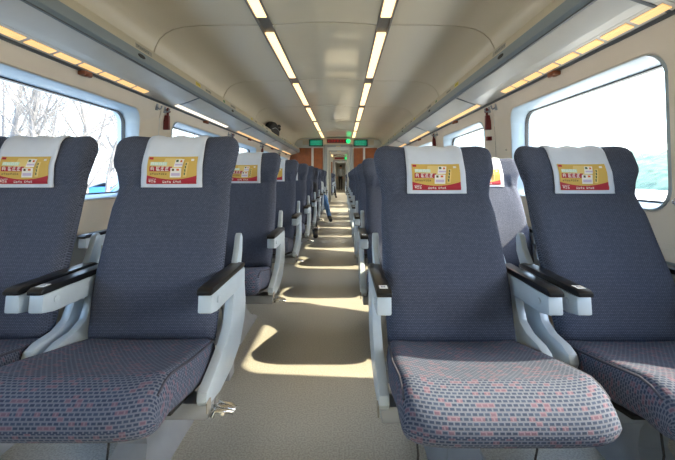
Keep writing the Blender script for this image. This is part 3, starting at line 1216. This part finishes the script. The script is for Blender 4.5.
# ------------------------------------------------------------------ end walls, doors, signs
def wall_end(name, y, front=True):
    """partition with a door opening; returns nothing"""
    root = tag(empty(name, (0, y, 0)), kind='structure')
    D = 0.40
    for s in (-1, 1):
        mb = MB(); mb.box(*sorted((s * D, s * 1.58)), 0.03, 0.08, 0, 2.10); mb.build('backing_panel', 'door_white', root)
        mb = MB(); mb.bbox(*sorted((s * (D + .06), s * .735)), 0.004, 0.034, 0.02, 1.765, 0.006); mb.build('wood_panel', 'wood', root)
        mb = MB(); mb.bbox(*sorted((s * .80, s * 1.47)), 0.004, 0.034, 0.02, 1.765, 0.006); mb.build('wood_panel', 'wood', root)
        mb = MB(); mb.bbox(*sorted((s * .738, s * .797)), -0.012, 0.034, 0, 1.80, 0.008); mb.build('post', 'door_white', root)
        mb = MB(); mb.bbox(*sorted((s * .42, s * 1.47)), -0.004, 0.034, 1.77, 1.80, 0.006); mb.build('rail', 'door_white', root)
        mb = MB(); mb.bbox(*sorted((s * .88, s * 1.06)), 0.0, 0.034, 1.86, 1.99, 0.006); mb.build('vent_panel', 'beige', root)
    mb = MB(); mb.box(-D, D, 0.03, 0.08, 1.80, 2.10); mb.build('header_panel', 'door_white', root)
    return root


def door_frame(name, y):
    root = tag(empty(name, (0, y, 0)), kind='structure')
    for s in (-1, 1):
        mb = MB(); mb.bbox(*sorted((s * .335, s * .43)), -0.02, 0.10, 0, 1.84, 0.01); mb.build('jamb', 'door_metal', root)
        # sliding leaf, parked open behind the jamb: frame and glass
        mb = MB(); mb.bbox(*sorted((s * .285, s * .335)), 0.045, 0.075, 0.02, 1.78, 0.006); lf = mb.build('leaf', 'door_white', root)
        mb = MB(); mb.bbox(*sorted((s * .282, s * .292)), 0.038, 0.047, 0.85, 1.10, 0.003); mb.build('handle', 'chrome', lf)
    mb = MB(); mb.bbox(-.43, .43, -0.02, 0.10, 1.79, 1.86, 0.01); mb.build('lintel', 'door_metal', root)
    mb = MB(); mb.bbox(-.285, .285, 0.03, 0.07, 1.70, 1.79, 0.01); mb.build('transom', 'door_white', root)
    mb = MB(); mb.bbox(-.07, .07, -0.035, -0.01, 1.79, 1.83, 0.012); mb.build('sensor', 'sign_body', root)
    return root


def led_sign(y, lab):
    root = tag(empty('led_sign', (0, y, 1.87)), lab, 'sign', 'sign boards above the doors')
    mb = MB(); mb.bbox(-.45, .45, -0.04, 0.028, 0.0, 0.185, 0.01); mb.build('housing', 'sign_body', root, smooth=.6)
    mb = MB(); mb.bbox(-.34, .34, -0.046, -0.036, 0.035, 0.150, 0.004); mb.build('display', 'dark_panel', root)
    mb = MB()
    r_ = random.Random(3)
    for (a, b_, c, d) in glyph_rects(-.32, .055, .075, 6, r_, 0.2):
        mb.box(a, b_, -0.0485, -0.0455, c, d)
    mb.build('lettering', 'led_red', root)
    mb = MB()
    mb.tube([(.295, -.036, .092), (.295, -.056, .092), (.295, -.066, .092)], [.068, .066, .045], 20)
    tag(mb.build('indicator_lamp', 'led_green', root, smooth=.8), 'round lit green lamp')
    return root


def side_screen(s, y, lab):
    root = tag(empty('display_screen', (s * .66, y, 1.82)), lab, 'screen', 'green side screens')
    mb = MB(); mb.bbox(-.21, .21, -0.03, 0.028, -0.01, 0.195, 0.008); mb.build('case', 'dark_panel', root, smooth=.6)
    mb = MB(); mb.bbox(-.18, .18, -0.034, -0.028, 0.015, 0.172, 0.002); sc_ = mb.build('screen', 'screen_green', root)
    mb = MB()
    for (a, b_, c, d) in glyph_rects(-.14, .095, .045, 5, random.Random(7 + s), 0.2) + glyph_rects(-.14, .035, .035, 6, random.Random(9 + s), 0.2):
        mb.box(a, b_, -0.0355, -0.0335, c, d)
    mb.build('lettering', 'screen_text', sc_)


wall_end('wall_end', Y_END)
door_frame('door_1', Y_END)
led_sign(Y_END, 'cream sign board with red lettering and green lamp above the end door')
side_screen(-1, Y_END, 'green lit screen left of the end door, under the ceiling')
side_screen(1, Y_END, 'green lit screen right of the end door, under the ceiling')
wall_end('wall_vestibule', Y2 - 0.09)
door_frame('door_2', Y2 - 0.10)
wall_end('wall_far', Y3)
door_frame('door_3', Y3)
led_sign(Y3, 'small distant sign board with green lamp seen through the end door')
# unseen end wall behind the camera, set back and pale to brighten the seats
mb = MB(); mb.box(-1.6, 1.6, Y_NEAR - 0.06, Y_NEAR, 0, 2.16); tag(mb.build('wall_near', 'beige'), kind='structure')
mb = MB(); mb.box(-1.5, 1.5, 29.9, 30.0, 0, 2.16); tag(mb.build('wall_corridor_end', 'door_white'), kind='structure')
# added fill lamps, shaped as round ceiling lights, to brighten vestibule and corridor
for (y, lab) in ((12.2, 'added round fill lamp in the vestibule behind the end door'), (22.3, 'added round fill lamp in the furthest corridor, first of three'), (24.2, 'added round fill lamp in the furthest corridor, second of three'), (26.8, 'added round fill lamp in the furthest corridor, third of three')):
    root = tag(empty('added_lamp', (0, y, 2.0)), lab, 'light')
    mb = MB(); mb.tube([(0, 0, 0), (0, 0, -.02), (0, 0, -.025)], [.14, .14, .12], 24); mb.build('rim', 'base_metal', root)
    mb = MB(); mb.tube([(0, 0, -.02), (0, 0, -.032)], [.11, .09], 24); mb.build('diffuser', 'lamp_fill', root)

# ------------------------------------------------------------------ black bag on the left rack
root = tag(empty('backpack', (-1.215, 7.2, 1.682)), 'black bag lying on the left luggage rack', 'bag')
mb = MB()
rows = []
for (y, hw, h, sk) in ((-.60, .02, .05, 0), (-.56, .05, .12, 0), (-.42, .065, .20, 0), (-.20, .072, .265, 0), (.05, .072, .285, 0), (.25, .072, .27, 0), (.38, .06, .23, 0), (.43, .03, .16, 0)):
    row = []
    for k in range(17):
        a = 2 * math.pi * k / 16
        cx, cz = math.cos(a), math.sin(a)
        row.append((hw * math.copysign(abs(cx) ** .6, cx), y + .01 * math.sin(5 * a), h / 2 + h / 2 * math.copysign(abs(cz) ** .7, cz)))
    rows.append(row)
mb.grid(rows)
mb.add(rows[0][:16], [tuple(range(16))]); mb.add(rows[-1][:16], [tuple(range(16))])
mb.build('bag_body', 'bag_black', root, smooth=1.5)
mb = MB(); mb.tube([(.02, .34, .23), (.04, .44, .275), (.04, .56, .275), (.03, .60, .22), (.02, .42, .15)], .022, 8); mb.build('carry_loop', 'bag_black', root, smooth=1.5)
mb = MB(); mb.tube([(.066, -.40, .10), (.075, -.15, .15), (.075, .1, .15), (.072, .30, .13)], .006, 6); mb.build('zip', 'base_metal', root, smooth=1.5)


# ------------------------------------------------------------------ people
def person(name_lab, J, colours, loc, rz=0.0, cat='person'):
    """J: joint dict name -> (pos, radius); bones; one skinned body, colours by bone"""
    bones = [('pelvis', 'belly'), ('belly', 'chest'), ('chest', 'neck'), ('neck', 'head'), ('head', 'crown')]
    for s in 'LR':
        bones += [('chest', 'sh' + s), ('sh' + s, 'el' + s), ('el' + s, 'wr' + s), ('wr' + s, 'ha' + s),
                  ('pelvis', 'hp' + s), ('hp' + s, 'kn' + s), ('kn' + s, 'an' + s), ('an' + s, 'to' + s)]
    names = list(J)
    idx = {q: i for i, q in enumerate(names)}
    me = bpy.data.meshes.new('person_skin')
    me.from_pydata([J[q][0] for q in names], [(idx[a], idx[b_]) for a, b_ in bones], [])
    ob = bpy.data.objects.new('person_skin', me)
    COL.objects.link(ob)
    md = ob.modifiers.new('skin', 'SKIN')
    md.use_smooth_shade = True
    for i, q in enumerate(names):
        r = J[q][1]
        me.skin_vertices[0].data[i].radius = (r, r) if not isinstance(r, tuple) else r
        me.skin_vertices[0].data[i].use_root = (q == 'pelvis')
    sb = ob.modifiers.new('sub', 'SUBSURF')
    sb.levels = 2
    sb.render_levels = 2
    dg = bpy.context.evaluated_depsgraph_get()
    dg.update()
    m2 = bpy.data.meshes.new_from_object(ob.evaluated_get(dg))
    bpy.data.objects.remove(ob)
    m2.materials.clear()
    slots = ['skin', colours['top'], colours['legs'], 'shoe_black']
    for q in slots:
        m2.materials.append(MATS[q])

    def bslot(a, b_):
        if a == 'neck' or a == 'head' or a.startswith('wr'):
            return 0
        if a.startswith('an'):
            return 3
        if a.startswith(('hp', 'kn')) or b_.startswith('hp'):
            return 2
        return 1
    segs = [(Vector(J[a][0]), Vector(J[b_][0]), bslot(a, b_)) for a, b_ in bones]
    for p in m2.polygons:
        c = Vector(p.center)
        best = None
        for a, b_, sl in segs:
            d = b_ - a
            t = max(0, min(1, (c - a).dot(d) / max(1e-9, d.length_squared)))
            ds = (a + d * t - c).length
            if best is None or ds < best[0]:
                best = (ds, sl)
        p.material_index = best[1]
        p.use_smooth = True
    root = empty('person', loc, rz)
    tag(root, name_lab, cat)
    body = bpy.data.objects.new('body', m2)
    COL.objects.link(body)
    body.parent = root
    # hair cap, nose and eyes (the face looks to -y)
    hd = Vector(J['head'][0]).lerp(Vector(J['crown'][0]), 0.5)
    mb = MB()
    rows = []
    for i in range(9):
        ph = math.pi * i / 8 * 0.62
        rows.append([(hd.x + .092 * math.sin(ph) * math.cos(2 * math.pi * k / 16), hd.y + .014 + .108 * math.sin(ph) * math.sin(2 * math.pi * k / 16), hd.z + .03 + .112 * math.cos(ph) - .03 * math.sin(ph) * math.sin(2 * math.pi * k / 16) * (ph > 1)) for k in range(17)])
    mb.grid(rows)
    mb.build('hair', 'hair', root, smooth=3.1)
    mb = MB()
    mb.tube([(hd.x, hd.y - .085, hd.z + .01), (hd.x, hd.y - .108, hd.z - .025), (hd.x, hd.y - .085, hd.z - .035)], [.006, .012, .006], 8)
    mb.build('nose', 'skin', root, smooth=3.1)
    for s in (-1, 1):
        mb = MB()
        mb.tube([(hd.x + s * .032, hd.y - .078, hd.z), (hd.x + s * .032, hd.y - .092, hd.z)], [.012, .007], 8)
        mb.build('eye', 'hair', root, smooth=3.1)
    # fingers
    for s in 'LR':
        w, h = Vector(J['wr' + s][0]), Vector(J['ha' + s][0])
        d = (h - w).normalized()
        side = d.cross(Vector((0, 0, 1)))
        if side.length < .1:
            side = Vector((1, 0, 0))
        side.normalize()
        mb = MB()
        for q, (o_, l_) in enumerate(((-.027, .055), (-.009, .068), (.009, .072), (.027, .062))):
            b0 = h + side * o_ - d * .01
            mb.tube([b0, b0 + d * l_ * .5, b0 + d * l_ + Vector((0, 0, -.02))], [.009, .008, .006], 6)
        b0 = h - d * .045 + side * .03
        mb.tube([b0, b0 + side * .03 + d * .02, b0 + side * .035 + d * .05], [.010, .009, .007], 6)
        mb.build('fingers', 'skin', root, smooth=3.1)
    return root


def sitting(leg_out=0.0):
    """seated pose, seat surface at z 0.37, facing -y; the aisle (+x) leg put out by leg_out"""
    J = {
        'pelvis': ((0, -.20, .47), (.15, .10)), 'belly': ((0, -.09, .58), (.145, .10)), 'chest': ((0, .02, .72), (.16, .10)),
        'neck': ((0, .08, .84), .055), 'head': ((0, .075, .89), .072), 'crown': ((0, .07, 1.00), .072),
    }
    for s, q in ((-1, 'L'), (1, 'R')):
        out = leg_out if s > 0 else 0.0
        J['sh' + q] = ((s * .17, .03, .78), .058)
        J['el' + q] = ((s * .19, -.12, .62), .042)
        J['wr' + q] = ((s * .10, -.34, .58), .030)
        J['ha' + q] = ((s * .06, -.41, .58), .032)
        J['hp' + q] = ((s * .09, -.22, .46), .085)
        J['kn' + q] = ((s * .11 + out * .6, -.52, .50), .062)
        J['an' + q] = ((s * .11 + out, -.56 - .12 * (out > 0), .10), .042)
        J['to' + q] = ((s * .12 + out * 1.1, -.74 - .12 * (out > 0), .045), .040)
    return J


def standing(stride=0.15):
    J = {
        'pelvis': ((0, 0, .92), (.15, .11)), 'belly': ((0, 0, 1.10), (.14, .10)), 'chest': ((0, .01, 1.32), (.16, .11)),
        'neck': ((0, 0, 1.47), .055), 'head': ((0, -.01, 1.54), .075), 'crown': ((0, -.01, 1.66), .075),
    }
    for s, q in ((-1, 'L'), (1, 'R')):
        J['sh' + q] = ((s * .18, .01, 1.40), .058)
        J['el' + q] = ((s * .24, .04, 1.12), .043)
        J['wr' + q] = ((s * .22, -.10, .92), .030)
        J['ha' + q] = ((s * .21, -.13, .84), .034)
        J['hp' + q] = ((s * .09, 0, .88), .088)
        J['kn' + q] = ((s * .10, -s * stride * .6 - .03, .48), .062)
        J['an' + q] = ((s * .10, -s * stride + .03, .09), .042)
        J['to' + q] = ((s * .11, -s * stride - .14, .045), .040)
    return J


person('seated passenger in blue jeans, one foot in the aisle, far left', sitting(.26), {'top': 'pale_shirt', 'legs': 'denim'}, (-.50, LEFT_Y + P_ROW * 7, 0))
person('seated passenger in dark trousers and black shoes, left of the aisle', sitting(.12), {'top': 'dark_jacket', 'legs': 'dark_trousers'}, (-.50, LEFT_Y + P_ROW * 5, 0))
person('seated passenger in dark clothes in the far saloon beyond the end door', sitting(.22), {'top': 'dark_jacket', 'legs': 'dark_trousers'}, (XPOS[('left', 'aisle')], Y2 + 1.2 + P_ROW * 2, 0))
person('person in a pale shirt standing in the furthest corridor', standing(.10), {'top': 'pale_shirt', 'legs': 'dark_trousers'}, (-.02, 26.0, 0), -.3)

# ------------------------------------------------------------------ outside
ZG = -1.5
mb = MB()
nx, ny = 40, 40
rg = random.Random(8)
P = []
for i in range(nx + 1):
    x = -300 + 600 * i / nx
    P.append([(x, -200 + 600 * j / ny, ZG + (0 if abs(x) < 20 else rg.uniform(-.4, .4))) for j in range(ny + 1)])
mb.grid(P)
tag(mb.build('ground', 'ground', smooth=3.1), kind='structure')


def tree_mesh(seed, h=9.0):
    r = random.Random(seed)
    mb = MB()

    def branch(p, d, ln, rad, depth):
        pts, rr = [p], [rad]
        q, dd = p.copy(), d.copy()
        nseg = 4 if depth < 2 else 3
        for i in range(nseg):
            dd = (dd + Vector((r.uniform(-.16, .16), r.uniform(-.16, .16), r.uniform(-.04, .14)))).normalized()
            q = q + dd * ln / nseg
            pts.append(q.copy())
            rr.append(rad * (1 - .62 * (i + 1) / nseg))
        mb.tube(pts, rr, 5 if depth < 2 else 3, caps=False)
        if depth >= 4:
            return
        nb = (7, 5, 5, 4)[depth]
        for i in range(nb):
            t = 0.28 + .72 * (i + r.random() * .6) / nb
            k = min(nseg - 1, int(t * nseg))
            f = t * nseg - k
            b0 = pts[k].lerp(pts[k + 1], min(1, f))
            az = r.uniform(0, 2 * math.pi)
            sp = r.uniform(.55, 1.0)
            ax = Vector((math.cos(az), math.sin(az), 0.25))
            nd = (dd * (1 - sp * .5) + ax * sp * .8).normalized()
            nd.z = max(nd.z, .08)
            branch(b0, nd.normalized(), ln * r.uniform(.42, .62), max(.006, rr[k] * .48), depth + 1)
    branch(Vector((0, 0, 0)), Vector((0, 0, 1)), h * .62, h * .016, 0)
    return mb


tree_protos = [tree_mesh(s).build('bare_tree', 'bark', recalc=False) for s in (3, 14, 27)]
rt = random.Random(21)
spots = []
for i in range(13):
    a = 0.50 + 0.55 * (i + rt.random() * .7) / 13            # direction seen through the nearest left window
    x = -rt.uniform(11, 24)
    spots.append((x, -x / a, rt.uniform(.8, 1.25)))
for i in range(8):
    a = 0.20 + 0.28 * (i + rt.random() * .7) / 8
    x = -rt.uniform(10, 20)
    spots.append((x, -x / a, rt.uniform(.8, 1.2)))
spots.sort(key=lambda q: q[1])
for i, (x, y, sc_) in enumerate(spots):
    o = tree_protos[i] if i < 3 else tree_protos[i % 3].copy()
    if i >= 3:
        COL.objects.link(o)
    o.location = (x, y, ZG - .1)
    o.rotation_euler = (0, 0, rt.uniform(0, 6.28))
    o.scale = (sc_, sc_, sc_)
    TN = ORD + ['twelfth', 'thirteenth', 'fourteenth', 'fifteenth', 'sixteenth', 'seventeenth', 'eighteenth', 'nineteenth', 'twentieth', 'twenty-first']
    tag(o, 'leafless tree outside the left windows, %s from the near end' % TN[i], 'tree', 'bare trees outside')

# low wall and a blue hut across the left
root = tag(empty('blue_hut', (-15.6, 25.5, ZG)), 'small blue hut with grey roof outside the left window', 'hut')
mb = MB(); mb.box(-1.1, 1.1, -.9, .9, 0, 1.75); mb.build('hut_wall', 'blue_paint', root)
mb = MB(); mb.prism([(-1.3, 1.7), (0, 2.15), (1.3, 1.7), (1.3, 1.62), (0, 2.05), (-1.3, 1.62)], -1.05, 1.05, 'y'); mb.build('roof', 'roof_grey', root)
mb = MB(); mb.bbox(1.095, 1.13, -.3, .3, .05, 1.4, .01); mb.build('hut_door', 'roof_grey', root)
root = tag(empty('boundary_wall', (-28, 30, ZG)), 'low pale concrete wall outside beyond the trees', 'wall')
for k in range(20):
    mb = MB(); mb.bbox(-.08, .08, -30 + k * 3 + .03, -30 + k * 3 + 2.97, 0, 1.3, .02); mb.build('wall_slab', 'concrete', root)

# wooded hill on the right
mb = MB()
rg = random.Random(4)
P = []
for i in range(61):
    y = 10 + 220 * i / 60
    row = []
    for j in range(25):
        t = j / 24
        x = 60 + 70 * t
        prof = math.sin(math.pi * t) ** 0.8
        hgt = (10.5 + 1.6 * math.sin(y * .045 + 1.2) + 0.9 * math.sin(y * .15)) * prof * max(0.0, min(1, (205 - y) / 80))
        row.append((x, y, ZG - .3 + hgt + (rg.uniform(-.6, .6) if .05 < t < .95 else 0)))
    P.append(row)
mb.grid(P)
tag(mb.build('hill', 'woodland', smooth=3.1), 'hazy green wooded hill outside the right window', 'hill')
